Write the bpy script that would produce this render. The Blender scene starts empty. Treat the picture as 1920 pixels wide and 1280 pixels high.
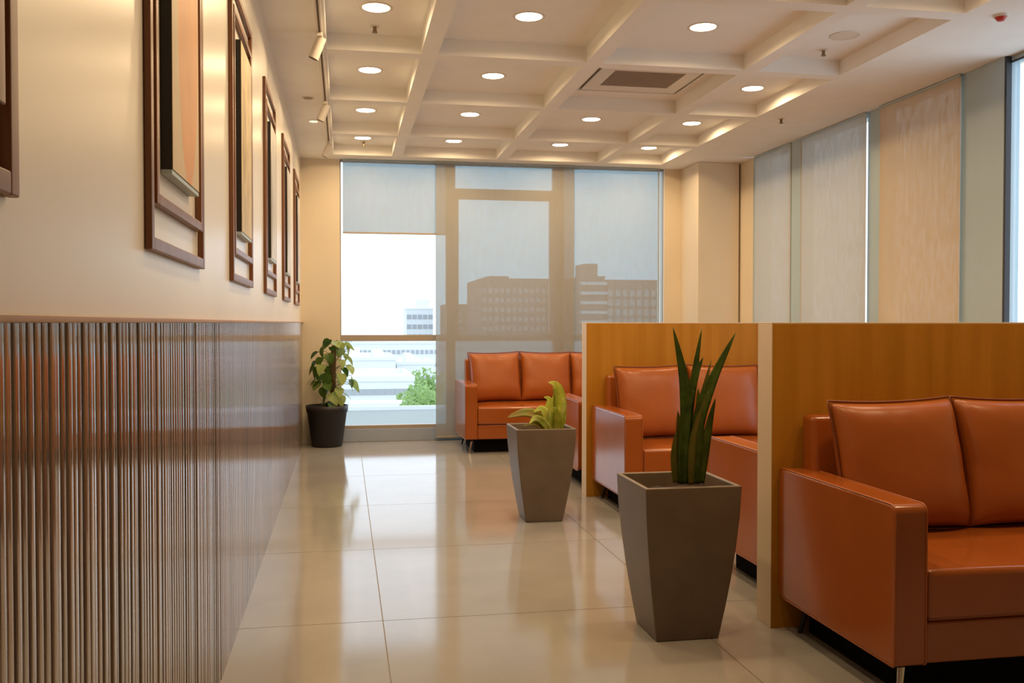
import bpy, bmesh, math, random
from mathutils import Vector, Matrix
random.seed(7)
S = bpy.context.scene
C = S.collection
PI = math.pi

# ---------------------------------------------------------------- camera
F, PSI, PIT, EYE = 1740.0, math.atan2(315, 1740), math.atan2(35, 1740), 1.2
c_, s_ = math.cos(PSI), math.sin(PSI)
cp, sp = math.cos(PIT), math.sin(PIT)
fw = Vector((s_*cp, c_*cp, -sp)); rt = Vector((c_, -s_, 0)); up = rt.cross(fw)
cd = bpy.data.cameras.new('camera'); cam = bpy.data.objects.new('camera', cd); C.objects.link(cam)
cd.sensor_width = 36; cd.lens = F/1920*36; cd.clip_start = .05; cd.clip_end = 3000
cam.matrix_world = Matrix.Translation((0, 0, EYE)) @ Matrix((rt, up, -fw)).transposed().to_4x4()
S.camera = cam

# ---------------------------------------------------------------- world, light levels, exposure
SKY = 2.5
DISC = 11.0          # downlight lens
DOWN_W = 7.8         # watts of each downlight's beam
SPOT_W = 5.5
WARM = (1.0, .71, .39)
w = bpy.data.worlds.new('overcast'); S.world = w; w.use_nodes = True
bg = w.node_tree.nodes['Background']; bg.inputs[0].default_value = (.80, .93, 1.08, 1); bg.inputs[1].default_value = SKY
S.view_settings.view_transform = 'Standard'; S.view_settings.look = 'None'
S.view_settings.exposure = 0.0; S.view_settings.gamma = 1; S.view_settings.use_curve_mapping = False

# ---------------------------------------------------------------- materials
def mat(name, col, rough=.5, spec=.5, metal=0, bump=0, bscale=50, var=0, vscale=5, stretch=(1, 1, 1), coat=0, emit=None, es=0, col2=None):
    m = bpy.data.materials.new(name); m.use_nodes = True
    nt = m.node_tree; b = nt.nodes['Principled BSDF']
    b.inputs['Base Color'].default_value = (*col, 1); b.inputs['Roughness'].default_value = rough
    b.inputs['Specular IOR Level'].default_value = spec; b.inputs['Metallic'].default_value = metal
    b.inputs['Coat Weight'].default_value = coat; b.inputs['Coat Roughness'].default_value = .08; b.inputs['Coat IOR'].default_value = 1.7
    if emit: b.inputs['Emission Color'].default_value = (*emit, 1); b.inputs['Emission Strength'].default_value = es
    if var or col2 or bump:
        tc = nt.nodes.new('ShaderNodeTexCoord'); mp = nt.nodes.new('ShaderNodeMapping')
        mp.inputs['Scale'].default_value = stretch; nt.links.new(tc.outputs['Object'], mp.inputs[0])
    if var or col2:
        n = nt.nodes.new('ShaderNodeTexNoise'); n.inputs['Scale'].default_value = vscale; n.inputs['Detail'].default_value = 6
        nt.links.new(mp.outputs[0], n.inputs['Vector'])
        mx = nt.nodes.new('ShaderNodeMix'); mx.data_type = 'RGBA'
        mx.inputs[6].default_value = (*[max(0, c*(1-var)) for c in col], 1)
        mx.inputs[7].default_value = (*(col2 or [c*(1+var) for c in col]), 1)
        cr = nt.nodes.new('ShaderNodeMapRange'); cr.inputs[1].default_value = .3; cr.inputs[2].default_value = .7
        nt.links.new(n.outputs[0], cr.inputs[0]); nt.links.new(cr.outputs[0], mx.inputs[0]); nt.links.new(mx.outputs[2], b.inputs['Base Color'])
    if bump:
        n2 = nt.nodes.new('ShaderNodeTexNoise'); n2.inputs['Scale'].default_value = bscale; n2.inputs['Detail'].default_value = 4
        nt.links.new(mp.outputs[0], n2.inputs['Vector'])
        bp = nt.nodes.new('ShaderNodeBump'); bp.inputs['Strength'].default_value = bump; bp.inputs['Distance'].default_value = .01
        nt.links.new(n2.outputs[0], bp.inputs['Height']); nt.links.new(bp.outputs[0], b.inputs['Normal'])
    return m

M = {}
M['ceil'] = mat('ceiling_paint', (.91, .88, .82), .7, var=.02)
M['wall'] = mat('cream_wall_paint', (.80, .745, .655), .30, .5, var=.03, vscale=2)
M['wallf'] = mat('matt_cream_paint', (.78, .68, .53), .6, var=.03, vscale=2)
M['tile'] = mat('polished_beige_tile', (.335, .31, .28), .10, .36, var=.07, vscale=2.5, bump=.02, bscale=3)
M['grout'] = mat('tile_grout', (.30, .25, .20), .6)
M['rib'] = mat('brown_rib_laminate', (.15, .088, .060), .12, 1.0, coat=1, var=.35, vscale=9, stretch=(1, 1, .06), col2=(.24, .145, .095))
_nt = M['rib'].node_tree; _b = _nt.nodes['Principled BSDF']; _src = _b.inputs['Base Color'].links[0].from_socket
_oi = _nt.nodes.new('ShaderNodeObjectInfo'); _hs = _nt.nodes.new('ShaderNodeHueSaturation'); _mr = _nt.nodes.new('ShaderNodeMapRange')
_mr.inputs[3].default_value = .45; _mr.inputs[4].default_value = 1.5
_nt.links.new(_oi.outputs['Random'], _mr.inputs[0]); _nt.links.new(_mr.outputs[0], _hs.inputs['Value']); _nt.links.new(_src, _hs.inputs['Color']); _nt.links.new(_hs.outputs[0], _b.inputs['Base Color'])
M['ribback'] = mat('dark_rib_backing', (.06, .035, .02), .6)
M['cap'] = mat('oak_cap', (.42, .23, .10), .4, var=.15, vscale=6, stretch=(1, .3, 1))
M['walnut'] = mat('walnut_frame', (.20, .075, .025), .35, .5, var=.3, vscale=12, stretch=(1, 1, .12))
M['veneer'] = mat('honey_wood_veneer', (.42, .175, .012), .5, .2, var=.0, vscale=14, stretch=(1, 1, .05), col2=(.54, .24, .025))
M['edge'] = mat('cream_edge_laminate', (.66, .52, .36), .45)
M['leather'] = mat('tan_leather', (.36, .092, .015), .34, .45, var=.10, vscale=3, bump=.2, bscale=9)
M['leather2'] = mat('tan_leather_flat', (.34, .086, .015), .17, .7, var=.08, vscale=3, bump=.03, bscale=5)
M['piping'] = mat('dark_tan_piping', (.20, .045, .012), .45)
M['chrome'] = mat('brushed_chrome', (.7, .68, .64), .2, metal=1)
M['black'] = mat('black_plastic', (.012, .011, .013), .5)
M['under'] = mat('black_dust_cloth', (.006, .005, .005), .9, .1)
M['pot'] = mat('taupe_planter', (.15, .105, .068), .40, .5, var=.12, vscale=6)
M['blackpot'] = mat('black_pot', (.014, .011, .013), .5)
M['soil'] = mat('soil', (.035, .016, .01), .9, var=.5, vscale=60, bump=.6, bscale=60)
M['alu'] = mat('skylit_aluminium', (.42, .53, .59), .4, .5)  # sky's blue cast put into the grey metal's colour
M['warmalu'] = mat('warmlit_aluminium', (.40, .34, .28), .45, .5)  # same grey metal, with the room lights' warm cast in its colour
M['grey'] = mat('grey_stone_curb', (.36, .42, .54), .35)
M['darkgap'] = mat('dark_gasket', (.03, .03, .035), .5)
M['white'] = mat('white_plastic', (.75, .68, .58), .4)
M['grille'] = mat('grille_beige', (.32, .22, .14), .5)
M['grilleb'] = mat('grille_dark', (.12, .075, .045), .7)
M['disc'] = mat('lamp_lens', (1, .9, .75), .5, emit=(1, .80, .58), es=DISC)
M['disc2'] = mat('small_lamp_lens', (1, .9, .7), .5, emit=(1, .75, .45), es=1.5)
M['red'] = mat('red_plastic', (.5, .03, .02), .4)
M['brass'] = mat('sprinkler_metal', (.25, .17, .10), .4, metal=.6)
M['boardshade'] = mat('shaded_board_edge', (.010, .007, .006), .5)  # shadow on the board's sides put into the colour as near-black

def leafmat(name, a, b, tr=.25):
    m = mat(name, a, .35, .5, var=0, vscale=18, col2=b)
    m.node_tree.nodes['Principled BSDF'].inputs['Subsurface Weight'].default_value = 0
    nt = m.node_tree; p = nt.nodes['Principled BSDF']; out = nt.nodes['Material Output']
    t = nt.nodes.new('ShaderNodeBsdfTranslucent'); ms = nt.nodes.new('ShaderNodeMixShader'); ms.inputs[0].default_value = tr
    src = p.inputs['Base Color'].links[0].from_socket; nt.links.new(src, t.inputs[0])
    nt.links.new(p.outputs[0], ms.inputs[1]); nt.links.new(t.outputs[0], ms.inputs[2]); nt.links.new(ms.outputs[0], out.inputs[0])
    return m
M['leaf_dark'] = leafmat('green_leaf', (.035, .085, .008), (.10, .19, .025))
M['leaf_light'] = leafmat('variegated_leaf', (.20, .34, .035), (.62, .66, .26), .4)
M['leaf_lime'] = leafmat('lime_leaf', (.48, .56, .045), (.80, .78, .20), .45)
M['leaf_wilt'] = leafmat('wilted_leaf', (.55, .36, .10), (.45, .48, .12), .35)
M['snake'] = leafmat('sword_leaf', (.030, .060, .005), (.095, .150, .015), .12)
M['snake2'] = leafmat('sword_leaf_yellowing', (.11, .13, .012), (.20, .15, .02), .12)
M['moss'] = mat('moss_pole', (.09, .055, .02), .9, var=.5, vscale=40, bump=.8, bscale=60)

def fabric(name, openness, dif, trans, cd=(.62, .60, .56), ct=(.6, .6, .58), tint=(1, 1, 1)):
    m = bpy.data.materials.new(name); m.use_nodes = True; nt = m.node_tree; nt.nodes.clear()
    N = nt.nodes.new; out = N('ShaderNodeOutputMaterial')
    d = N('ShaderNodeBsdfDiffuse'); d.inputs[0].default_value = (*cd, 1)
    t = N('ShaderNodeBsdfTranslucent'); t.inputs[0].default_value = (*ct, 1)
    a = N('ShaderNodeMixShader'); a.inputs[0].default_value = trans/(dif+trans)
    nt.links.new(d.outputs[0], a.inputs[1]); nt.links.new(t.outputs[0], a.inputs[2])
    tr = N('ShaderNodeBsdfTransparent'); tr.inputs[0].default_value = (*tint, 1); b = N('ShaderNodeMixShader')
    # fine weave: threads and holes, averaging to the openness
    tc = N('ShaderNodeTexCoord'); n = N('ShaderNodeTexNoise'); n.inputs['Scale'].default_value = 30; n.inputs['Detail'].default_value = 2
    mp = N('ShaderNodeMapping'); mp.inputs['Scale'].default_value = (1, 1, .25)
    nt.links.new(tc.outputs['Object'], mp.inputs[0]); nt.links.new(mp.outputs[0], n.inputs['Vector'])
    mr = N('ShaderNodeMapRange'); mr.inputs[1].default_value = .3; mr.inputs[2].default_value = .7
    mr.inputs[3].default_value = 1-openness-.015; mr.inputs[4].default_value = 1-openness+.015
    nt.links.new(n.outputs[0], mr.inputs[0]); nt.links.new(mr.outputs[0], b.inputs[0])
    nt.links.new(tr.outputs[0], b.inputs[1]); nt.links.new(a.outputs[0], b.inputs[2]); nt.links.new(b.outputs[0], out.inputs[0])
    return m
M['screen'] = fabric('screen_blind_fabric', .145, .93, .07, (.42,.40,.37), (.42, .6, .70), (.50, .90, 1.05))
M['screen_side'] = fabric('cream_blind_fabric', .012, .96, .04, (.60, .50, .37), (.6, .52, .42))
M['screen_side2'] = fabric('pale_blind_fabric', .02, .90, .10, (.52, .51, .47), (.5, .6, .6))

def glassmat():
    m = bpy.data.materials.new('window_glass'); m.use_nodes = True; nt = m.node_tree; nt.nodes.clear(); N = nt.nodes.new
    out = N('ShaderNodeOutputMaterial'); t = N('ShaderNodeBsdfTransparent'); t.inputs[0].default_value = (.93, .95, .95, 1)
    g = N('ShaderNodeBsdfGlossy'); g.inputs['Roughness'].default_value = .02
    lw = N('ShaderNodeLayerWeight'); lw.inputs[0].default_value = .5; pw = N('ShaderNodeMath'); pw.operation = 'POWER'; pw.inputs[1].default_value = 5
    fr = N('ShaderNodeMapRange'); fr.inputs[3].default_value = .03; fr.inputs[4].default_value = .8; x = N('ShaderNodeMixShader')
    nt.links.new(lw.outputs['Facing'], pw.inputs[0]); nt.links.new(pw.outputs[0], fr.inputs[0])
    nt.links.new(fr.outputs[0], x.inputs[0]); nt.links.new(t.outputs[0], x.inputs[1]); nt.links.new(g.outputs[0], x.inputs[2]); nt.links.new(x.outputs[0], out.inputs[0])
    return m
M['glass'] = glassmat()

# ---------------------------------------------------------------- mesh helpers
def box(bm, x0, x1, y0, y1, z0, z1):
    v = [bm.verts.new((x, y, z)) for x in (x0, x1) for y in (y0, y1) for z in (z0, z1)]
    for q in ((0, 1, 3, 2), (4, 6, 7, 5), (0, 4, 5, 1), (2, 3, 7, 6), (0, 2, 6, 4), (1, 5, 7, 3)):
        bm.faces.new([v[i] for i in q])
    return v
def B(*boxes):
    bm = bmesh.new()
    for b in boxes: box(bm, *b)
    return bm
def cyl(bm, p0, p1, r0, r1=None, n=16, caps=True):
    r1 = r0 if r1 is None else r1
    p0, p1 = Vector(p0), Vector(p1); d = (p1-p0).normalized()
    a = d.orthogonal().normalized(); b = d.cross(a)
    A = [bm.verts.new(p0+(a*math.cos(2*PI*i/n)+b*math.sin(2*PI*i/n))*r0) for i in range(n)]
    D = [bm.verts.new(p1+(a*math.cos(2*PI*i/n)+b*math.sin(2*PI*i/n))*r1) for i in range(n)]
    for i in range(n):
        j = (i+1) % n; bm.faces.new((A[i], A[j], D[j], D[i]))
    if caps: bm.faces.new(A[::-1]); bm.faces.new(D)
def tube(bm, pts, r, n=8, closed=False):
    pts = [Vector(p) for p in pts]; N = len(pts); rings = []
    nrm = None
    for i, p in enumerate(pts):
        t = (pts[(i+1) % N]-pts[i-1]) if closed else (pts[min(i+1, N-1)]-pts[max(i-1, 0)])
        t.normalize()
        nrm = t.orthogonal().normalized() if nrm is None else (nrm-t*nrm.dot(t)).normalized()
        b = t.cross(nrm); rr = r[i] if isinstance(r, (list, tuple)) else r
        rings.append([bm.verts.new(p+(nrm*math.cos(2*PI*k/n)+b*math.sin(2*PI*k/n))*rr) for k in range(n)])
    for i in range(N if closed else N-1):
        A, D = rings[i], rings[(i+1) % N]
        for k in range(n):
            j = (k+1) % n; bm.faces.new((A[k], A[j], D[j], D[k]))
    if not closed: bm.faces.new(rings[0][::-1]); bm.faces.new(rings[-1])
def obj(name, bm, m, parent=None, smooth=False, bevel=0, seg=2, label=None, kind=None):
    bmesh.ops.recalc_face_normals(bm, faces=bm.faces)
    me = bpy.data.meshes.new(name); bm.to_mesh(me); bm.free()
    if m: me.materials.append(M[m] if isinstance(m, str) else m)
    if smooth:
        for p in me.polygons: p.use_smooth = True
    o = bpy.data.objects.new(name, me); C.objects.link(o)
    if parent: o.parent = parent
    if bevel:
        b = o.modifiers.new('bevel', 'BEVEL'); b.width = bevel; b.segments = seg; b.limit_method = 'ANGLE'; b.angle_limit = .6
        for p in me.polygons: p.use_smooth = True
        wn = o.modifiers.new('wn', 'WEIGHTED_NORMAL'); wn.keep_sharp = True
    if label: o['label'] = label
    if kind: o['kind'] = kind
    return o
def inst(src, parent, loc=(0, 0, 0), rot=None, name=None):
    o = src.copy(); C.objects.link(o); o.parent = parent; o.location = loc
    if rot: o.rotation_euler = rot
    return o
def tag(o, label, cat, group=None):
    o['label'] = label; o['category'] = cat
    if group: o['group'] = group
    return o
def thing(name, label, cat, loc=(0, 0, 0), rz=0, group=None):
    o = bpy.data.objects.new(name, None); C.objects.link(o); o.location = loc; o.rotation_euler = (0, 0, rz); o.empty_display_size = .1
    return tag(o, label, cat, group)
def struct(name, bm, m, label=None, **k):
    o = obj(name, bm, m, kind='structure', **k)
    if label: o['label'] = label
    return o

# ---------------------------------------------------------------- setting
XL, XR, YF, YB, ZB, ZC = -.42, 4.0, 9.44, -2.5, 2.83, 2.93
struct('wall_left', B((XL-.2, XL, YB, YF+.2, 0, 3.1)), 'wall', 'glossy cream wall above the ribbed wainscot')
wf = struct('wall_far', B((XL, -.036, YF, YF+.2, 0, ZC), (3.352, XR+.2, YF, YF+.2, 0, ZC), (-.036, 3.352, YF, YF+.2, 2.84, 3.1)), 'wallf', 'cream end wall around the tall far window')
struct('trim_1', B((3.54, 3.98, 8.95, YF, 0, 2.829)), 'wallf', 'boxed cream column in the far right corner', bevel=.004)
struct('wall_right', B((XR, XR+.2, 8.66, YF, 0, 2.9), (XR, XR+.2, YB, 8.66, 2.83, 3.1), (XR, XR+.2, YB, 3.75, 0, 2.83)), 'wallf', 'window wall along the right side of the lounge')
struct('wall_back', B((XL-.2, XR+.2, YB-.2, YB, 0, 3.1)), 'wallf', 'wall behind the camera')

# floor with single tiles
fl = struct('floor', B((XL-.2, XR+.3, YB, YF+.2, -.08, -.0035)), 'grout', 'polished beige tiled floor')
g = .0011
xs = [-1.07+1.22*i for i in range(6)]; ys = [-2.25+1.2*i for i in range(11)]
tile_src = None
for i, x in enumerate(xs):
    for j, y in enumerate(ys):
        x0, x1, y0, y1 = max(x+g, XL-.05), min(x+1.22-g, XR+.05), max(y+g, YB), min(y+1.2-g, YF+.05)
        if x1 <= x0 or y1 <= y0: continue
        bm = bmesh.new()
        a = [bm.verts.new(p) for p in ((x0, y0, -.0035), (x1, y0, -.0035), (x1, y1, -.0035), (x0, y1, -.0035))]
        t = [bm.verts.new(p) for p in ((x0+.001, y0+.001, 0), (x1-.001, y0+.001, 0), (x1-.001, y1-.001, 0), (x0+.001, y1-.001, 0))]
        bm.faces.new(t)
        for k in range(4): bm.faces.new((a[k], a[(k+1) % 4], t[(k+1) % 4], t[k]))
        obj('tile', bm, 'tile', fl)

# ceiling with coffers
XB = [(-.42, -.095), (.466, .57), (1.50, 1.605), (2.55, 2.65), (3.225, 4.0)]
YC = [(YB, 0.55), (.65, 1.81), (1.91, 3.07), (3.17, 4.42), (4.53, 5.67), (5.78, 6.93), (7.04, 8.17), (8.28, 9.18)]
ce = struct('ceiling', B((XL-.2, XR+.2, YB, YF+.2, ZC, 3.1)), 'ceil', 'cream coffered ceiling')
for i, (a, b) in enumerate(XB):
    nm = 'soffit' if i in (0, 4) else 'beam'
    obj(nm, B((a, b, YB, YF, ZB, ZC+.001)), 'ceil', ce)
YBm = [(YC[k][1], YC[k+1][0]) for k in range(len(YC)-1)]+[(9.18, YF+.001)]
for (a, b) in YBm:
    for k in range(4):
        obj('cross_beam', B((XB[k][1], XB[k+1][0], a, b, ZB, ZC+.001)), 'ceil', ce)

# ---------------------------------------------------------------- far window
w1 = struct('window_1', B((-.036, 3.352, YF+.02, YF+.16, .0, .13)), 'grey', 'tall far window with warm-tinted grey frames', bevel=.004)
FY0, FY1 = YF+.03, YF+.10
def fr(nm, *b, m='warmalu', p=w1): return obj(nm, B(*b), m, p, bevel=.003)
fr('frame_post', (-.036, -.026, FY0, FY1, .13, 2.84)); fr('frame_post', (3.345, 3.352, FY0, FY1, .13, 2.84))
fr('mullion', (1.03, 1.125, FY0, FY1, .13, 2.84)); fr('mullion', (2.15, 2.27, FY0, FY1, .13, 2.84))
for a, b in ((-.026, 1.03), (1.125, 2.15), (2.27, 3.345)):
    fr('transom', (a, b, FY0, FY1, 1.015, 1.078))
    fr('bottom_rail', (a, b, FY0, FY1, .13, .165)); fr('top_rail', (a, b, FY0, FY1, 2.815, 2.84))
fr('transom', (1.125, 2.15, FY0, FY1, 2.47, 2.575))
fr('sash_stile', (1.125, 1.16, FY0+.01, FY1-.01, 1.078, 2.47)); fr('sash_stile', (2.115, 2.15, FY0+.01, FY1-.01, 1.078, 2.47))
for a, b in ((-.026, 1.03), (1.125, 2.15), (2.27, 3.345)):
    for z0, z1 in ((.165, 1.015), (1.078, 2.815)) if a != 1.125 else ((.165, 1.015), (1.078, 2.47), (2.575, 2.815)):
        obj('pane', B((a, b, YF+.062, YF+.066, z0, z1)), 'glass', w1)

# ---------------------------------------------------------------- right window wall
w2 = struct('window_2', B((XR+.02, XR+.16, 3.75, 8.66, 0, .12)), 'grey', 'window wall along the right side')
GX0, GX1 = XR+.03, XR+.10
def fr2(nm, y0, y1, z0=.12, z1=2.83, m='alu', x0=GX0, x1=GX1): return obj(nm, B((x0, x1, y0, y1, z0, z1)), m, w2, bevel=.003)
posts = [(8.60, 8.66), (7.63, 7.86), (6.39, 6.62), (5.30, 5.52), (3.75, 3.85)]
for a, b in posts: fr2('mullion', a, b, x0=XR-.016 if 7 < a < 8 else XR+.004)
fr2('mullion', 5.09, 5.30, x0=XR-.012, x1=GX1)
fr2('gasket', 5.075, 5.09, m='darkgap', x0=XR-.010, x1=XR+.03)
ed = [3.85, 5.075, 5.52, 6.39, 6.62, 7.63, 7.86, 8.60]
for k in range(0, len(ed), 2):
    fr2('top_rail', ed[k], ed[k+1], 2.80, 2.83)
    fr2('bottom_rail', ed[k], ed[k+1], .12, .16)
    obj('pane', B((XR+.062, XR+.066, ed[k], ed[k+1], .16, 2.80)), 'glass', w2)
obj('head_gasket', B((XR+.02, XR+.03, 3.85, 5.075, 2.79, 2.80)), 'darkgap', w2)

# ---------------------------------------------------------------- roller blinds
def blind(label, p0, p1, z0, z1, m, axis, group, hem='warmalu'):
    # axis 'x': runs along X at Y=p; axis 'y': runs along Y at X=p
    (u0, u1), q = p0, p1
    loc = ((u0+u1)/2, q, 0) if axis == 'x' else (q, (u0+u1)/2, 0)
    t = thing('roller_blind', label, 'blind', loc, 0, group); h = (u1-u0)/2
    def bb(a0, a1, d0, d1, z0, z1): return (a0, a1, d0, d1, z0, z1) if axis == 'x' else (d0, d1, a0, a1, z0, z1)
    bm = bmesh.new(); n = 12
    vs = []
    for i in range(n+1):
        u = -h+2*h*i/n; wv = .0015*math.sin(i*1.7)
        p = (lambda z: (u, wv, z) if axis == 'x' else (wv, u, z))
        vs.append((bm.verts.new(p(z0+.012)), bm.verts.new(p(z1))))
    for i in range(n): bm.faces.new((vs[i][0], vs[i+1][0], vs[i+1][1], vs[i][1]))
    obj('fabric', bm, m, t)
    obj('hem_bar', B(bb(-h, h, -.006, .006, z0, z0+.018)), hem, t, bevel=.003)
    obj('roller_tube', B(bb(-h, h, -.012, .012, z1-.003, z1+.012)), 'alu', t, bevel=.004)
    return t
g1 = 'see-through roller blinds on the far window'
blind('half-lowered see-through roller blind in the left bay of the far window', (-.008, 1.10), YF-.020, 2.09, 2.815, 'screen', 'x', g1)
blind('full-length see-through roller blind in the middle bay of the far window', (.915, 2.36), YF-.045, .03, 2.815, 'screen', 'x', g1)
blind('full-length see-through roller blind in the right bay of the far window', (2.16, 3.293), YF-.020, .03, 2.815, 'screen', 'x', g1)
g2 = 'lowered roller blinds on the right window wall'
blind('narrow pale roller blind on the right wall, next to the corner column', (7.83, 8.575), XR-.02, .1, 2.815, 'screen_side2', 'y', g2)
blind('pale roller blind on the right wall, second from the corner column', (6.60, 7.655), XR-.02, .1, 2.815, 'screen_side2', 'y', g2)
blind('warm cream roller blind on the right wall, beside the uncovered window', (5.485, 6.42), XR-.02, .1, 2.815, 'screen_side', 'y', g2)

# ---------------------------------------------------------------- wainscot
wn = struct('trim_2', B((XL, XL+.003, .3, YF-.002, 0, 1.2)), 'ribback', 'ribbed brown wainscot panelling along the left wall')
def ribprof(bm, y0, wdt=.0262, z0=.0, z1=1.2):
    pts = [(0, 0), (.0080, .0004), (.0093, .0016)]+[(.0094+.0005*(1-(2*q-1)**2), .0016+q*(wdt-.0032)) for q in (.2, .4, .6, .8)]+[(.0093, wdt-.0016), (.0080, wdt-.0004), (0, wdt)]
    a = [bm.verts.new((x, y0+y, z0)) for x, y in pts]; b = [bm.verts.new((x, y0+y, z1)) for x, y in pts]
    for i in range(len(pts)-1): bm.faces.new((a[i], a[i+1], b[i+1], b[i]))
bm = bmesh.new(); ribprof(bm, 0); rib0 = obj('rib', bm, 'rib', wn, smooth=True)
y = .30; k = 0; P = .0292
while y < 3.2:
    o = rib0 if k == 0 else inst(rib0, wn)
    o.location = (XL+.001-random.uniform(0, .0035), y, 0); o.scale = (random.uniform(.93, 1.05), random.uniform(.93, 1.06), 1)
    o.rotation_euler = (0, 0, random.uniform(-.03, .03)); y += P; k += 1
bm = bmesh.new()
while y < YF-.03: ribprof(bm, y, .0262*random.uniform(.93, 1.05)); y += P
bmesh.ops.translate(bm, verts=bm.verts, vec=(XL+.001, 0, 0))
obj('ribs', bm, 'rib', wn, smooth=True, kind='stuff')
obj('cap_rail', B((XL, XL+.024, .3, YF-.002, 1.2, 1.211)), 'cap', wn, bevel=.002)

# ---------------------------------------------------------------- pictures on the left wall
def artmat(i, base, blob, c, r, marks):
    m = bpy.data.materials.new('abstract_print'); m.use_nodes = True; nt = m.node_tree; N = nt.nodes.new; L = nt.links.new
    b = nt.nodes['Principled BSDF']; b.inputs['Roughness'].default_value = .45
    tc = N('ShaderNodeTexCoord'); mp = N('ShaderNodeMapping'); mp.inputs['Location'].default_value = (0, -c[0], -c[1])
    L(tc.outputs['Object'], mp.inputs[0])
    sc = N('ShaderNodeVectorMath'); sc.operation = 'MULTIPLY'; sc.inputs[1].default_value = (0, 1/r[0], 1/r[1]); L(mp.outputs[0], sc.inputs[0])
    ln = N('ShaderNodeVectorMath'); ln.operation = 'LENGTH'; L(sc.outputs[0], ln.inputs[0])
    mr = N('ShaderNodeMapRange'); mr.inputs[1].default_value = .94; mr.inputs[2].default_value = 1.0; mr.inputs[3].default_value = 1; mr.inputs[4].default_value = 0
    L(ln.outputs['Value'], mr.inputs[0])
    mx = N('ShaderNodeMix'); mx.data_type = 'RGBA'; mx.inputs[6].default_value = (*base, 1); mx.inputs[7].default_value = (*blob, 1)
    L(mr.outputs[0], mx.inputs[0])
    n = N('ShaderNodeTexNoise'); n.inputs['Scale'].default_value = marks; L(tc.outputs['Object'], n.inputs['Vector'])
    m2 = N('ShaderNodeMix'); m2.data_type = 'RGBA'; m2.blend_type = 'MULTIPLY'; m2.inputs[0].default_value = 1
    r2 = N('ShaderNodeMapRange'); r2.inputs[1].default_value = .3; r2.inputs[2].default_value = .62; r2.inputs[3].default_value = .72; r2.inputs[4].default_value = 1
    L(n.outputs[0], r2.inputs[0]); L(mx.outputs[2], m2.inputs[6]); L(r2.outputs[0], m2.inputs[7]); L(m2.outputs[2], b.inputs['Base Color'])
    return m
arts = [((.62, .50, .36), (.45, .12, .04), (.2, .7), (.15, .3)),
        ((.60, .46, .27), (.66, .30, .10), (.42, .62), (.16, .44)),
        ((.64, .50, .27), (.50, .36, .16), (.30, .60), (.08, .20)),
        ((.62, .60, .55), (.45, .40, .33), (.2, .5), (.1, .3)),
        ((.62, .60, .55), (.5, .42, .3), (.2, .6), (.1, .3)),
        ((.60, .58, .53), (.4, .3, .2), (.2, .5), (.1, .3))]
where = ['nearest to the camera, cut by the left edge of the photo', 'showing a big orange oval on cream, second from the camera',
         'with a golden beige print, third from the camera', 'fourth from the camera, about midway along the left wall',
         'second from the far end of the left wall', 'last in the row, nearest to the far column']
def ring(bm, y0, y1, z0, z1, wd, d0, d1):
    box(bm, d0, d1, y0, y0+wd, z0, z1); box(bm, d0, d1, y1-wd, y1, z0, z1)
    box(bm, d0, d1, y0+wd, y1-wd, z0, z0+wd); box(bm, d0, d1, y0+wd, y1-wd, z1-wd, z1)
for i in range(6):
    y0 = .505 if i == 0 else 2.10+1.50*(i-1)
    t = thing('picture_frame', 'tall walnut picture frame '+where[i], 'picture', (XL, y0, 1.358), 0, 'walnut framed pictures along the left wall')
    W_ = .77; H_ = 1.15
    bm = bmesh.new(); ring(bm, 0, W_, 0, H_, .030, .0, .016); obj('outer_frame', bm, 'walnut', t, bevel=.003)
    bm = bmesh.new(); ring(bm, .052, W_-.052, .105, H_-.105, .026, .0, .018); obj('inner_frame', bm, 'walnut', t, bevel=.003)
    bd = obj('board', B((0.0, .0255, .185, W_-.185, .20, H_-.20)), 'boardshade', t)
    obj('print', B((.0255, .0275, .187, W_-.187, .202, H_-.202)), artmat(i, *arts[i], marks=9 if i == 2 else 3), bd)
    obj('lit_underside', B((.001, .026, .183, W_-.183, .190, .20)), 'alu', bd)  # grey strip paints the light on the board's bottom side

# ---------------------------------------------------------------- ceiling lights
LR = [5.18, 6.46, 7.68, 8.83]; LC = [.180, 1.035, 2.075, 2.975]
rown = ['nearest', 'second', 'third', 'farthest']; coln = ['left', 'second', 'third', 'right']
bm = bmesh.new(); n = 32
prof = [(.074, 0), (.078, -.004), (.088, -.004), (.092, -.001), (.092, 0.004)]
rings = [[bm.verts.new((r*math.cos(2*PI*k/n), r*math.sin(2*PI*k/n), z)) for k in range(n)] for r, z in prof]
for a, b in zip(rings, rings[1:]):
    for k in range(n): bm.faces.new((a[k], a[(k+1) % n], b[(k+1) % n], b[k]))
proto_ring = None
def downlight(x, y, lit, label, z=ZC, sc=1.0):
    global proto_ring, proto_lens
    t = thing('downlight', label, 'ceiling light', (x, y, z), 0, 'round downlights in the ceiling coffers')
    if proto_ring is None:
        proto_ring = obj('trim_ring', bm, 'white', t, smooth=True)
        b2 = bmesh.new(); cyl(b2, (0, 0, -.002), (0, 0, .0), .075, n=32); proto_lens = obj('lens', b2, 'disc', t)
    else:
        inst(proto_ring, t)
        l = inst(proto_lens, t)
        if not lit: l.data = l.data.copy(); l.data.materials[0] = M['white']
    t.scale = (sc, sc, 1)
    if lit:
        ld = bpy.data.lights.new('downlight_beam', 'AREA'); ld.shape = 'DISK'; ld.size = .13; ld.energy = DOWN_W; ld.spread = math.radians(168); ld.color = WARM
        lo = bpy.data.objects.new('lamp', ld); C.objects.link(lo); lo.location = (0, 0, -.008); lo.parent = t
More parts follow.
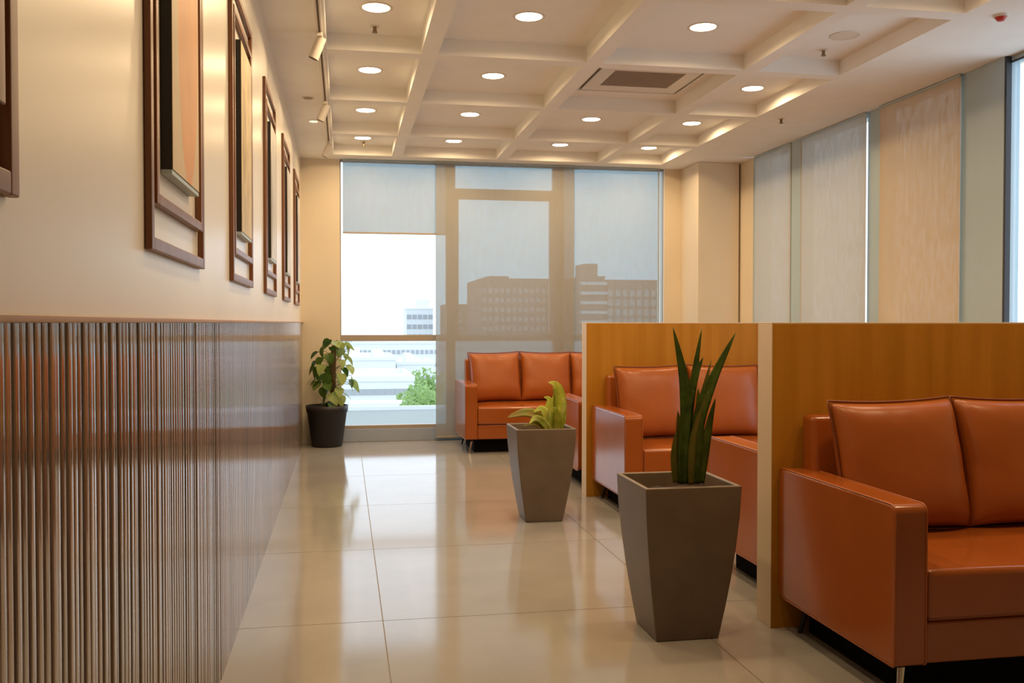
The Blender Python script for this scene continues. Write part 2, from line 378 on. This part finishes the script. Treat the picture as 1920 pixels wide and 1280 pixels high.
for r in range(4):
    for c in range(4):
        if (r, c) == (1, 2): continue
        lit = (r, c) != (0, 3)
        downlight(LC[c], LR[r], lit, ('lit' if lit else 'unlit')+' round ceiling downlight, %s row of coffers, %s column' % (rown[r], {0: 'leftmost', 1: 'second-from-left', 2: 'third-from-left', 3: 'rightmost'}[c]))

for y, nm in ((3.88, 'just outside the top edge of the view'), (2.5, 'above the closest sofa, out of view')):  # both rows are added, unseen, to brighten the near end
    for c in range(4): downlight(LC[c], y, True, 'added round ceiling downlight '+nm+', '+('leftmost', 'second-from-left', 'third-from-left', 'rightmost')[c]+' column')

# ---------------------------------------------------------------- air conditioner cassette
t = thing('ceiling_air_conditioner', 'square ceiling cassette air conditioner with brown grille in a coffer', 'air conditioner', (2.055, 6.25, ZC))
hw, hd = .395, .375
bmx = bmesh.new(); ring(bmx, -hd, hd, 0, 1, .1, 0, 1); bmx.free()
obj('surround', B((-hw, hw, -hd, -hd+.022, -.034, 0), (-hw, hw, hd-.022, hd, -.034, 0), (-hw, -hw+.022, -hd+.022, hd-.022, -.034, 0), (hw-.022, hw, -hd+.022, hd-.022, -.034, 0)), 'white', t, bevel=.003)
obj('gap_frame', B((-hw+.02, hw-.02, -hd+.02, hd-.02, -.020, 0)), 'grilleb', t)
pw_, pd_ = hw-.042, hd-.042
obj('panel', B((-pw_, pw_, -pd_, -.20, -.035, -.020), (-pw_, pw_, .20, pd_, -.035, -.020), (-pw_, -.25, -.20, .20, -.035, -.020), (.25, pw_, -.20, .20, -.035, -.020)), 'white', t, bevel=.004)
gr = obj('grille', B((-.25, .25, -.20, .20, -.026, -.020)), 'grilleb', t)
s0 = None
for k in range(13):
    y = -.186+.031*k
    if s0 is None: s0 = obj('slat', B((-.248, .248, -.009, .009, -.034, -.022)), 'grille', gr); s0.location = (0, y, 0)
    else: inst(s0, gr, (0, y, 0))

# ---------------------------------------------------------------- small ceiling fittings
def sprinkler(x, y, z, label):
    t = thing('sprinkler_head', label, 'sprinkler', (x, y, z), 0, 'sprinklers and small sensors on the ceiling')
    b = bmesh.new(); cyl(b, (0, 0, -.006), (0, 0, 0), .024, .028, 16); obj('rose', b, 'white', t, smooth=False)
    b = bmesh.new(); cyl(b, (0, 0, -.034), (0, 0, -.006), .009, .011, 10); cyl(b, (0, 0, -.040), (0, 0, -.036), .016, .016, 12)
    cyl(b, (-.009, 0, -.037), (-.009, 0, -.02), .002, n=6); cyl(b, (.009, 0, -.037), (.009, 0, -.02), .002, n=6)
    obj('deflector', b, 'brass', t)
sprinkler(.183, 5.50, ZC, 'small sprinkler head in the nearest left coffer behind the downlight')
sprinkler(2.996, 5.47, ZC, 'small dark sprinkler head in the nearest right coffer')
sprinkler(3.44, 6.94, ZB, 'small sprinkler head on the wide soffit above the right blinds')
sprinkler(.19, 9.0, ZC, 'sprinkler head in the farthest left coffer near the end wall')
t = thing('fire_sensor', 'small red fire sensor on the soffit at the upper right', 'sensor', (3.43, 4.41, ZB))
b = bmesh.new(); cyl(b, (0, 0, -.012), (0, 0, 0), .035, .04, 20); obj('base', b, 'white', t)
b = bmesh.new(); cyl(b, (0, 0, -.03), (0, 0, -.012), .018, .03, 20); obj('red_cap', b, 'red', t)
def recessed(x, y, lab, m):
    t = thing('recessed_spot', lab, 'ceiling light', (x, y, ZB))
    b = bmesh.new(); cyl(b, (0, 0, -.004), (0, 0, 0), .045, .05, 20); obj('bezel', b, 'white', t)
    b = bmesh.new(); cyl(b, (0, 0, -.006), (0, 0, -.004), .034, .034, 20); obj('lens', b, m, t)
recessed(-.25, 6.91, 'small unlit recessed spot between the track and the left wall', 'grille')
recessed(-.235, 7.70, 'small glowing recessed spot between the track and the left wall', 'disc2')

# track rail and spotlights
TX = -.128
tr = thing('track_rail', 'white ceiling track rail running beside the left wall', 'track', (TX, 5.2, ZB))
obj('rail', B((-.017, .017, -6.0, 3.5, -.019, 0)), 'white', tr, bevel=.002)
obj('conductor_slot', B((-.006, .006, -5.99, 3.49, -.0195, -.017)), 'grilleb', tr)
labs = {.95: 'added white cylindrical track spotlight on the rail, nearest the camera and out of view', 2.4: 'added white cylindrical track spotlight on the rail, just above the top edge of the view', 3.9: 'added unseen track spotlight on the rail between the second and third picture frames', 5.33: 'white cylindrical track spotlight aimed at the left wall, nearest one in view', 6.95: 'white cylindrical track spotlight, second in view along the rail', 8.45: 'white cylindrical track spotlight at the far end of the rail'}  # the three nearest are added out of view to warm the near wall
for y in (.95, 2.4, 3.9, 5.33, 6.95, 8.45):
    t = thing('track_spotlight', labs[y], 'spotlight', (TX, y, ZB-.019), 0, 'spotlights on the ceiling track')
    obj('adapter', B((-.015, .015, -.05, .05, -.022, 0)), 'white', t, bevel=.002)
    b = bmesh.new(); cyl(b, (0, 0, -.05), (0, 0, -.022), .007, n=8); obj('stem', b, 'chrome', t)
    d = Vector((-.42, .10, -1)).normalized()
    p0 = Vector((0, 0, -.045))-d*.03; p1 = p0+d*.125
    b = bmesh.new(); cyl(b, p0, p1, .027, .030, 20); obj('lamp_head', b, 'white', t, smooth=False)
    b = bmesh.new(); cyl(b, p1, p1+d*.003, .026, .026, 20); obj('lamp_lens', b, 'grilleb', t)
    ld = bpy.data.lights.new('spot_beam', 'SPOT'); ld.energy = SPOT_W*(.7 if y < 5 else 1); ld.color = WARM; ld.spot_size = math.radians(75); ld.spot_blend = .8; ld.shadow_soft_size = .03
    lo = bpy.data.objects.new('lamp', ld); C.objects.link(lo); lo.parent = t; lo.location = p1+d*.01
    lo.rotation_euler = d.to_track_quat('-Z', 'Y').to_euler()

# ---------------------------------------------------------------- partitions
def partition(x0, y0, y1, label):
    t = thing('partition', label, 'partition', (x0, y0, 0), 0, 'low wooden partitions between the sofas')
    L = XR-x0-.045; T = y1-y0; H = 1.202
    obj('core', B((.012, L, .006, T-.006, .0, H-.012)), 'edge', t)
    obj('front_panel', B((.002, L, -.001, .006, .0, H-.006)), 'veneer', t)
    obj('rear_panel', B((.002, L, T-.006, T+.001, .0, H-.006)), 'veneer', t)
    obj('end_trim', B((0, .012, 0, T, .0, H)), 'edge', t, bevel=.0015)
    obj('top_trim', B((.012, L, 0, T, H-.012, H)), 'edge', t, bevel=.0015)
partition(1.645, 3.385, 3.51, 'nearer low wooden partition behind the closest tan sofa')
partition(1.640, 6.19, 6.31, 'farther low wooden partition behind the middle tan sofa')

# ---------------------------------------------------------------- sofas
SW, SD = 1.74, .775     # local: x 0..SW, y 0 (front) .. SD (back)
def pillow(w_, h_, t_, seed, nx=22, nz=20):
    rnd = random.Random(seed); ph = [rnd.uniform(0, 6) for _ in range(6)]
    bm = bmesh.new(); sides = []
    def pos(i, j, s):
        u = -1+2*i/nx; v = -1+2*j/nz
        e = (1-abs(u)**3.2)*(1-abs(v)**3.2); th = max(e, 0)**.42
        pin = 1-.045*(1-abs(v)**2)*abs(u)**3; pz = 1-.05*(1-abs(u)**2)*abs(v)**3
        x = u*w_/2*pin; z = v*h_/2*pz
        wr = .0035*math.sin(9*v+4*u+ph[0])*(abs(u)**2)+.003*math.sin(14*u+5*v+ph[1])*abs(v)**3
        y = s*(t_/2*th)+(s*wr*th)
        return (x, y, z)
    for s in (-1, 1):
        sides.append([[bm.verts.new(pos(i, j, s)) if (s == -1 or (0 < i < nx and 0 < j < nz)) else None for j in range(nz+1)] for i in range(nx+1)])
    for i in range(nx+1):
        for j in range(nz+1):
            if sides[1][i][j] is None: sides[1][i][j] = sides[0][i][j]
    for s in (0, 1):
        g_ = sides[s]
        for i in range(nx):
            for j in range(nz): bm.faces.new((g_[i][j], g_[i+1][j], g_[i+1][j+1], g_[i][j+1]))
    edge = [pos(i, 0, 0) for i in range(nx)]+[pos(nx, j, 0) for j in range(nz)]+[pos(nx-i, nz, 0) for i in range(nx)]+[pos(0, nz-j, 0) for j in range(nz)]
    return bm, edge
def arm_mesh(x0, x1):
    # rounded slab: profile in the y-z plane with rounded corners
    def rr(y0, y1, z0, z1, r, n=5):
        pts = []
        for cy, cz, a0 in ((y1-r[0], z0+r[0], -PI/2), (y1-r[1], z1-r[1], 0), (y0+r[2], z1-r[2], PI/2), (y0+r[3], z0+r[3], PI)):
            rad = {(-PI/2): r[0], 0: r[1], PI/2: r[2], PI: r[3]}[a0]
            for k in range(n+1):
                a = a0+PI/2*k/n; pts.append((cy+rad*math.cos(a), cz+rad*math.sin(a)))
        return pts
    p = rr(0, SD, .13, .635, (.05, .03, .028, .012)); bm = bmesh.new()
    A = [bm.verts.new((x0, y, z)) for y, z in p]; D = [bm.verts.new((x1, y, z)) for y, z in p]; n = len(p)
    bm.faces.new(A); bm.faces.new(D[::-1])
    for i in range(n): bm.faces.new((A[i], A[(i+1) % n], D[(i+1) % n], D[i]))
    return bm, p
def make_sofa(name, label, group):
    t = thing(name, label, 'sofa', (0, 0, 0), 0, group); AW = .115
    for x0, x1, xo in ((0, AW, 0), (SW-AW, SW, SW)):
        bm, p = arm_mesh(x0, x1); a = obj('armrest', bm, 'leather2', t, bevel=.010, seg=3)
        b = bmesh.new(); sx = .004 if xo == 0 else -.004
        sx2 = AW-.004 if xo == 0 else -AW+.004
        tube(b, [(xo+sx, y, z) for y, z in p], .0035, 6, True)
        tube(b, [(xo+sx2, y, z) for y, z in p if z > .4 or y < .05], .003, 6)
        obj('piping', b, 'leather', a, smooth=True)
    obj('base_rail', B((AW+.001, SW-AW-.001, .012, SD-.03, .13, .262)), 'leather2', t, bevel=.010, seg=3)
    # seat cushion
    bm = B((AW+.002, SW-AW-.002, .0, SD-.15, .265, .425))
    bmesh.ops.subdivide_edges(bm, edges=bm.edges, cuts=7, use_grid_fill=True)
    for v in bm.verts:
        if v.co.z > .42:
            u = (v.co.x-SW/2)/(SW/2-AW); q = (v.co.y-(SD-.15)/2)/((SD-.15)/2)
            v.co.z += .016*(1-abs(u)**4)*(1-abs(q)**4)+.003*math.sin(9*v.co.x)
    sc = obj('seat_cushion', bm, 'leather2', t, bevel=.016, seg=3)
    b = bmesh.new(); tube(b, [(AW+.005+(SW-2*AW-.01)*k/20, .003, .276) for k in range(21)], .004, 6); obj('piping', b, 'piping', sc, smooth=True)
    # backrest frame
    bm = bmesh.new()
    x0, x1 = AW*.78, SW-AW*.78
    pts = [(SD-.155, .30), (SD-.09, .845), (SD-.004, .845), (SD-.004, .14), (SD-.155, .14)]
    A = [bm.verts.new((x0, y, z)) for y, z in pts]; D = [bm.verts.new((x1, y, z)) for y, z in pts]; n = 5
    bm.faces.new(A); bm.faces.new(D[::-1])
    for i in range(n): bm.faces.new((A[i], A[(i+1) % n], D[(i+1) % n], D[i]))
    obj('backrest', bm, 'leather2', t, bevel=.022, seg=4)
    # three loose back cushions
    cw = (SW-2*AW)/3
    for k in range(3):
        bm, e = pillow(cw+.018, .50, .20, 10+k)
        p = obj('back_cushion', bm, 'leather', t, smooth=True)
        p.location = (AW+cw*(k+.5), SD-.235, .435+.235); p.rotation_euler = (math.radians(-13), math.radians((-1, .8, -.6)[k]), math.radians((2, -1, -2)[k]))
        sub = p.modifiers.new('s', 'SUBSURF'); sub.levels = 1; sub.render_levels = 1
        b = bmesh.new(); tube(b, e, .005, 6, True); obj('piping', b, 'piping', p, smooth=True)
    # legs
    for sx, sy, m_ in ((.045, .04, 'chrome'), (SW-.045, .04, 'chrome'), (.06, SD-.06, 'black'), (SW-.06, SD-.06, 'black')):
        ox = .03 if sx < 1 else -.03; oy = .03 if sy < .3 else -.02
        bm = bmesh.new(); cyl(bm, (sx+ox, sy+oy, .132), (sx, sy, .0), .013, .008, 10)
        cyl(bm, (sx+ox*1.0, sy+oy, .124), (sx+ox, sy+oy, .132), .028, .028, 14)
        obj('leg', bm, m_, t, smooth=False)
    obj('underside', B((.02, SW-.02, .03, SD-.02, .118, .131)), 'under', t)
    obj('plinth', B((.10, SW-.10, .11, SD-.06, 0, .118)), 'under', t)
    return t
def copy_tree(o, parent=None):
    c = o.copy(); C.objects.link(c)
    if parent: c.parent = parent
    for ch in list(o.children): copy_tree(ch, c)
    return c
sg = 'three-seat tan leather sofas'
sofa = make_sofa('sofa', 'tan leather sofa nearest the camera, cut off by the right edge', sg)
for lab, loc, rz in (('tan leather sofa against the farther partition, half hidden by the sword-leaf plant', (1.675, 5.405, 0), 0),
                     ('tan leather sofa in front of the far window', (1.085, 8.40, 0), 0),
                     ('tan leather sofa backing onto the nearer partition, its arm showing behind the big planter', (1.79+SW, 3.60+SD, 0), PI),
                     ('tan leather sofa backing onto the farther partition, arm showing beside the lime plant', (1.655+SW, 6.47+SD, 0), PI)):
    s = copy_tree(sofa); s.location = loc; s.rotation_euler = (0, 0, rz); s['label'] = lab
sofa.location = (1.672, 2.60, 0)

# ---------------------------------------------------------------- planters
def planter_mesh(hb, ht, H, wall=.018):
    bm = bmesh.new(); zs = [0, .06, .2, .4, .6, .8, 1]; rings = []
    hp = lambda f: hb+(ht-hb)*(1-(1-f)**1.55)
    def sq(h, z): return [bm.verts.new(p) for p in ((-h, -h, z), (h, -h, z), (h, h, z), (-h, h, z))]
    for f in zs: rings.append(sq(hp(f), f*H))
    rings.append(sq(ht-wall, H)); rings.append(sq(ht-wall-.012, H-.09))
    for a, b in zip(rings, rings[1:]):
        for k in range(4): bm.faces.new((a[k], a[(k+1) % 4], b[(k+1) % 4], b[k]))
    bm.faces.new(rings[0][::-1]); bm.faces.new(rings[-1])
    return bm
def soil(t, h, z, seed=1):
    rnd = random.Random(seed); bm = bmesh.new(); n = 10
    g_ = [[bm.verts.new((-h+2*h*i/n, -h+2*h*j/n, z+rnd.uniform(-.008, .012))) for j in range(n+1)] for i in range(n+1)]
    for i in range(n):
        for j in range(n): bm.faces.new((g_[i][j], g_[i+1][j], g_[i+1][j+1], g_[i][j+1]))
    return obj('soil', bm, 'soil', t, smooth=True)
def strap(pts, wid, m, t, name='leaf', fold=.25, facing=Vector((0, -1, 0)), n=16, flat=.35):
    """pointed strap leaf along a spline of points, facing roughly 'facing'"""
    P_ = [Vector(p) for p in pts]
    def cr(tt):
        k = min(int(tt*(len(P_)-1)), len(P_)-2); f = tt*(len(P_)-1)-k
        a, b, c, d = P_[max(k-1, 0)], P_[k], P_[k+1], P_[min(k+2, len(P_)-1)]
        return .5*((2*b)+(c-a)*f+(2*a-5*b+4*c-d)*f*f+(3*b-a-3*c+d)*f**3)
    bm = bmesh.new(); rows = []
    for i in range(n+1):
        tt = i/n; p = cr(tt); tg = (cr(min(tt+.02, 1))-cr(max(tt-.02, 0))).normalized()
        sd = tg.cross(facing).normalized(); nn = sd.cross(tg).normalized()
        ww = wid*(1-max(0, (tt-flat)/(1-flat))**1.7)*(.72+.28*min(1, tt/.3)) if flat < 1 else wid
        ww = max(ww, .0012)
        rows.append([bm.verts.new(p+sd*ww*a-nn*(fold*ww*b)) for a, b in ((-1, 0), (-.5, .75), (0, 1), (.5, .75), (1, 0))]
                    + [bm.verts.new(p+sd*ww*a*.98-nn*(fold*ww*b+.0022)) for a, b in ((.5, .75), (0, 1), (-.5, .75))])
    for a, b in zip(rows, rows[1:]):
        for k in range(8): bm.faces.new((a[k], a[(k+1) % 8], b[(k+1) % 8], b[k]))
    bm.faces.new(rows[0]); bm.faces.new(rows[-1][::-1])
    return obj(name, bm, m, t, smooth=True)

# big planter with sword-leaf plant
PX, PY = 1.275, 3.435
t = thing('planter', 'large tapered taupe planter beside the nearer partition end', 'planter', (PX, PY, 0), 0, 'square tapered taupe planters')
obj('pot', planter_mesh(.124, .188, .592), 'pot', t, bevel=.006); soil(t, .17, .535)
t = thing('snake_plant', 'tall dark green sword-leaf plant in the large near planter', 'plant', (PX, PY, .535))
def sx(px, py, y=PY-.02):   # a point of the leaf plane, relative to the plant
    a = (px-960)/F; b = (640-py)/F; d = fw+rt*a+up*b; k = y/d.y
    return (d.x*k-PX, y-PY, EYE+d.z*k-.535)
leaves = [([(1283, 905), (1284, 800), (1278, 710), (1257, 614)], .024, 0, -.03),
          ([(1292, 905), (1296, 800), (1310, 700), (1325, 616)], .016, .0, .05),
          ([(1302, 905), (1308, 800), (1335, 715), (1379, 624)], .025, 0, .0),
          ([(1288, 905), (1291, 790), (1305, 715), (1324, 670)], .020, 0, .03),
          ([(1272, 905), (1270, 850), (1268, 800), (1264, 768)], .018, 1, -.04),
          ([(1312, 905), (1318, 850), (1326, 790), (1336, 745)], .022, 0, -.03),
          ([(1297, 905), (1299, 850), (1300, 780), (1296, 725)], .026, 0, -.07),
          ([(1306, 905), (1309, 840), (1319, 765), (1341, 676)], .018, 1, .04),
          ([(1277, 905), (1276, 840), (1281, 770), (1290, 730)], .024, 0, -.06),
          ([(1288, 905), (1286, 860), (1290, 800), (1312, 730)], .015, 1, -.09),
          ([(1316, 905), (1322, 860), (1326, 820), (1330, 790)], .016, 0, .02),
          ([(1268, 905), (1266, 870), (1267, 840), (1270, 812)], .013, 1, .02)]
for pts, wd, mm, dy in leaves:
    q = [sx(*p) for p in pts]
    q = [(x, y_+dy*(.5+.5*i/3), max(z, -.01)) for i, (x, y_, z) in enumerate(q)]
    strap(q, wd, 'snake2' if mm else 'snake', t, facing=Vector((random.uniform(-.5, .5), -1, 0)).normalized(), flat=.45, fold=.35)

# middle planter with lime plant
QX, QY = 1.185, 5.56
t = thing('planter', 'tapered taupe planter in front of the farther partition end', 'planter', (QX, QY, 0), 0, 'square tapered taupe planters')
obj('pot', planter_mesh(.113, .182, .568), 'pot', t, bevel=.006); soil(t, .165, .525, 2)
t = thing('lime_plant', 'drooping lime green potted plant in the middle planter', 'plant', (QX, QY, .52))
def qx(px, py, y=QY):
    a = (px-960)/F; b = (640-py)/F; d = fw+rt*a+up*b; k = y/d.y
    return Vector((d.x*k-QX, y-QY, EYE+d.z*k-.52))
ll = [([(1042, 812), (1050, 770), (1047, 735), (1040, 720), (1026, 716)], .030, 'leaf_lime', -.03),
      ([(1036, 812), (1036, 780), (1040, 748), (1046, 728)], .026, 'leaf_lime', .0),
      ([(1030, 812), (1022, 775), (1012, 765), (998, 772)], .020, 'leaf_lime', -.05),
      ([(1030, 812), (1008, 780), (985, 772), (962, 776), (948, 780)], .022, 'leaf_wilt', -.08),
      ([(1034, 812), (1016, 790), (1000, 782), (988, 792)], .018, 'leaf_lime', -.10),
      ([(1040, 812), (1030, 775), (1032, 750), (1022, 745)], .020, 'leaf_lime', .05),
      ([(1048, 812), (1054, 785), (1056, 760), (1052, 745)], .018, 'leaf_lime', -.05),
      ([(1026, 812), (1010, 796), (995, 793), (978, 797)], .014, 'leaf_wilt', -.06),
      ([(1044, 812), (1043, 790), (1039, 770), (1030, 760)], .022, 'leaf_lime', -.11),
      ([(1022, 812), (1016, 802), (1008, 795), (1000, 800)], .014, 'leaf_wilt', .04)]
for pts, wd, mm, dy in ll:
    q = [qx(*p) for p in pts]
    for i, v in enumerate(q): v.y += dy*i/len(q); v.z = max(v.z, -.01)
    strap(q, wd*1.35, mm, t, facing=Vector((random.uniform(-.4, .4), -1, random.uniform(0, .6))).normalized(), flat=.3, fold=.3)
bm = bmesh.new(); cyl(bm, (.0, 0, -.0), (.02, 0, .12), .010, .006, 8); obj('stem', bm, 'leaf_lime', t, smooth=True)

# black pot with climbing plant on a pole
RX, RY = -.165, 9.2
t = thing('plant_pot', 'round black pot standing by the far column', 'pot', (RX, RY, 0))
bm = bmesh.new(); n = 36; rings = []
for r, z in ((.0, 0), (.142, 0), (.147, .01), (.19, .33), (.198, .335), (.205, .398), (.195, .40), (.188, .35), (.0, .35)):
    rings.append([bm.verts.new((r*math.cos(2*PI*k/n), r*math.sin(2*PI*k/n), z)) for k in range(n)] if r else [bm.verts.new((0, 0, z))])
for a, b in zip(rings, rings[1:]):
    for k in range(n):
        if len(a) == 1: bm.faces.new((a[0], b[(k+1) % n], b[k]))
        elif len(b) == 1: bm.faces.new((a[k], a[(k+1) % n], b[0]))
        else: bm.faces.new((a[k], a[(k+1) % n], b[(k+1) % n], b[k]))
obj('pot', bm, 'blackpot', t, smooth=True)
bm = bmesh.new(); cyl(bm, (0, 0, .345), (0, 0, .368), .186, .186, 30); obj('soil', bm, 'soil', t)
t = thing('climbing_plant', 'leafy climbing plant on a moss pole in the black pot', 'plant', (RX+.035, RY, .370))
bm = bmesh.new(); cyl(bm, (.02, 0, 0), (.03, 0, .56), .028, .025, 12); obj('moss_pole', bm, 'moss', t, smooth=True)
# heart-shaped leaves
def heart(size, curl):
    bm = bmesh.new(); n = 8; L_ = []
    for i in range(n+1):
        v = i/n; y = -.12+1.12*v
        w_ = .52*(math.sin(PI*min(1, (v*.93+.07))**.62))**.8 if v < 1 else .0
        z = -curl*v*v
        L_.append([bm.verts.new((size*w_*a, size*y, size*(z+.16*abs(a)*w_))) for a in (-1, -.5, 0, .5, 1)])
    for a, b in zip(L_, L_[1:]):
        for k in range(4): bm.faces.new((a[k], a[k+1], b[k+1], b[k]))
    return bm
hearts = {}
rnd = random.Random(3)
bm_st = bmesh.new()
spec = []
for k in range(46):
    z = .04+.62*(k/46)+rnd.uniform(-.02, .02); ang = k*2.4+rnd.uniform(-.4, .4)
    reach = (.10+.09*math.sin(PI*min(1, (1-k/46)*1.1)))*rnd.uniform(.6, 1.15)
    spec.append((z, ang, reach, rnd.uniform(.075, .115)))
spec += [(.40, PI, .19, .085), (.62, .3, .12, .11), (.66, 2.6, .05, .10), (.64, -.6, .09, .12), (.28, PI-.2, .17, .09)]
for k, (z, ang, reach, sz) in enumerate(spec):
    right = math.cos(ang) > -.1
    m = 'leaf_light' if (right and k % 3 != 0) or k % 7 == 0 else 'leaf_dark'
    key = (m, k % 3)
    pos = Vector((.028+reach*math.cos(ang), reach*math.sin(ang)*.8, z))
    if key not in hearts:
        o = obj('leaf', heart(1.0, (.35, .6, .2)[k % 3]), m, t, smooth=True); hearts[key] = o
    else: o = inst(hearts[key], t)
    o.location = pos; o.scale = (sz, sz, sz)
    o.rotation_euler = (math.radians(rnd.uniform(-75, -25)), rnd.uniform(-.5, .5), ang-PI/2+rnd.uniform(-.5, .5))
    tube(bm_st, [(.028, 0, max(0, z-.04)), (.028+.5*reach*math.cos(ang), .4*reach*math.sin(ang), z+.01), tuple(pos)], .0025, 5)
obj('stems', bm_st, 'leaf_dark', t, smooth=True)

# ---------------------------------------------------------------- the city outside
M['b_white'] = mat('white_render', (.74, .74, .74), .8)
M['b_cream'] = mat('pale_concrete', (.50, .50, .50), .8)
M['b_tan'] = mat('weathered_concrete', (.15, .14, .13), .8, var=.06, vscale=.1)
M['b_win'] = mat('building_window', (.38, .39, .40), .3)
M['b_roof'] = mat('pale_roof', (.72, .72, .72), .8, var=.05, vscale=.3)
M['b_slab'] = mat('grey_terrace', (.25, .26, .24), .7, var=.05, vscale=.2)
M['tree'] = leafmat('tree_foliage', (.20, .34, .09), (.42, .56, .20), .4)
M['ground'] = mat('pale_ground', (.32, .32, .31), .9, var=.1, vscale=.02)
struct('ground', B((-900, 1200, 9.9, 1500, -32.2, -32)), 'ground', 'pale hazy ground of the city')
def W(px, py, D):   # world point seen at pixel, at depth D along +Y
    a = (px-960)/F; b = (640-py)/F; d = fw+rt*a+up*b; k = D/d.y
    return d.x*k, EYE+d.z*k
def building(label, pl, pr_, ptop, D, dep, m, wins=None, base=-32, roofbits=(), parapet=True, slabs=0, name='city_building'):
    x0, z1 = W(pl, ptop, D); x1, _ = W(pr_, ptop, D)
    t = thing(name, label, 'building', ((x0+x1)/2, D+dep/2, base), 0, 'city buildings beyond the far window')
    hx = (x1-x0)/2; H = z1-base
    obj('body', B((-hx, hx, -dep/2, dep/2, 0, H)), m, t)
    if parapet: obj('parapet', B((-hx-.1, hx+.1, -dep/2-.1, -dep/2+.2, H, H+.5), (-hx-.1, hx+.1, dep/2-.2, dep/2+.1, H, H+.5), (-hx-.1, -hx+.2, -dep/2, dep/2, H, H+.5), (hx-.2, hx+.1, -dep/2, dep/2, H, H+.5)), m, t)
    for (a, b, h) in roofbits:
        obj('roof_hut', B((-hx+a*2*hx, -hx+b*2*hx, -dep/4, dep/4, H, H+h)), m, t)
    if wins:
        nx_, nz_, ww, wh, zt, dz = wins; src = None
        for j in range(nz_):
            for i in range(nx_):
                x = -hx+(i+.5)*2*hx/nx_; z = H-zt-j*dz
                if src is None: src = obj('window', B((-ww/2, ww/2, -.12, .02, -wh/2, wh/2)), 'b_win', t); src.location = (x, -dep/2, z)
                else: inst(src, t, (x, -dep/2, z))
    if slabs:
        src = None
        for j in range(slabs):
            z = H-2-j*3.2
            if src is None: src = obj('floor_band', B((-hx-.6, hx+.6, -dep/2-1.0, -dep/2+.1, -.5, .5)), 'b_white', t); src.location = (0, 0, z)
            else: inst(src, t, (0, 0, z))
    return t
building('large plain tower block seen through the middle blind', 903, 1036, 524, 330, 40, 'b_tan', wins=(12, 14, 1.2, 1.6, 4, 3.4), roofbits=((.15, .45, 1.8),))
building('lower block left of the large tower', 838, 902, 572, 420, 30, 'b_tan', wins=(4, 10, 1.6, 1.6, 4, 3.4))
building('banded tower with pale floor lines seen through the right blind', 1092, 1134, 520, 300, 25, 'b_tan', slabs=16, roofbits=((.3, .9, 5),))
building('wide ribbed block seen through the right blind', 1138, 1232, 527, 300, 30, 'b_tan', wins=(7, 14, 1.6, 2.2, 4, 3.2))
building('pale high-rise at the edge of the uncovered pane', 762, 812, 580, 380, 20, 'b_white', wins=(5, 6, 1.8, 1.8, 3, 4), roofbits=((.4, .9, 4),))
building('pale block far left behind the climbing plant', 600, 672, 640, 300, 25, 'b_white', wins=(8, 3, 1.6, 1.6, 3, 4))
building('long white block with two rows of small windows', 662, 822, 645, 210, 18, 'b_white', wins=(18, 3, .7, .9, 1.8, 2.9))
building('long block behind the middle sofa and blinds', 822, 1300, 640, 240, 20, 'b_cream', wins=(36, 4, .8, 1.2, 2, 3.2))
building('low white house with wide flat roof', 640, 742, 676, 140, 22, 'b_white', wins=(7, 2, 1.2, 1.0, 2.4, 3), roofbits=((.1, .35, 1.6), (.6, .8, 1.2)))
building('low white house beside the trees', 744, 815, 684, 150, 20, 'b_white', wins=(5, 2, 1.2, 1.0, 2.4, 3), roofbits=((.3, .5, 1.5),))
building('white flat-roofed hall with a row of dark openings', 628, 776, 716, 92, 16, 'b_white', wins=(8, 3, .95, .55, 1.0, 2.2), roofbits=((.5, .62, .7),))
building('white stepped terrace building nearest the window', 655, 765, 757, 70, 3, 'b_white', wins=(5, 1, .8, .5, .9, 2), parapet=False)
t = building('grey flat roof terrace just below the far window', 520, 1100, 802, 43, 8, 'b_slab', parapet=False, name='roof_terrace')
KZ = W(800, 802, 43)[1]+32
obj('kerb', B((-8, 8, 3.7, 4.0, KZ, KZ+.35)), 'b_roof', t)
# trees
def tree(px, py, D, r, h, label, seed):
    x, z = W(px, py, D); rnd = random.Random(seed)
    t = thing('tree', label, 'tree', (x, D, -32), 0, 'trees below the far window')
    H = z+32
    bm = bmesh.new(); cyl(bm, (0, 0, 0), (0, 0, H-r*.6), r*.10, r*.06, 8); obj('trunk', bm, 'moss', t, smooth=True)
    bm = bmesh.new()
    for k in range(900):
        u = Vector((rnd.gauss(0, 1), rnd.gauss(0, 1), rnd.gauss(0, 1))).normalized()*rnd.uniform(.55, 1)
        lump = 1+.25*math.sin(5*u.x+seed)*math.cos(4*u.z+seed)
        p = Vector((u.x*r*lump, u.y*r*lump, H-h*.5+u.z*h*.55*lump)); s = r*.13
        a = Vector((rnd.gauss(0, 1), rnd.gauss(0, 1), rnd.gauss(0, 1))).normalized(); b = a.orthogonal().normalized()
        bm.faces.new([bm.verts.new(p+q) for q in (a*s, b*s*.6, -a*s, -b*s*.6)])
    obj('crown', bm, 'tree', t, kind='stuff')
tree(799, 695, 121, 2.6, 7, 'slim tall green tree below the window, farther one', 1)
tree(785, 722, 83, 2.0, 5.5, 'bright green bushy tree below the window, nearer one', 5)
tree(806, 730, 72, 1.5, 4.5, 'small green tree at the edge of the uncovered pane', 9)
tree(768, 748, 66, .9, 2.2, 'low green shrub beside the terrace building', 12)
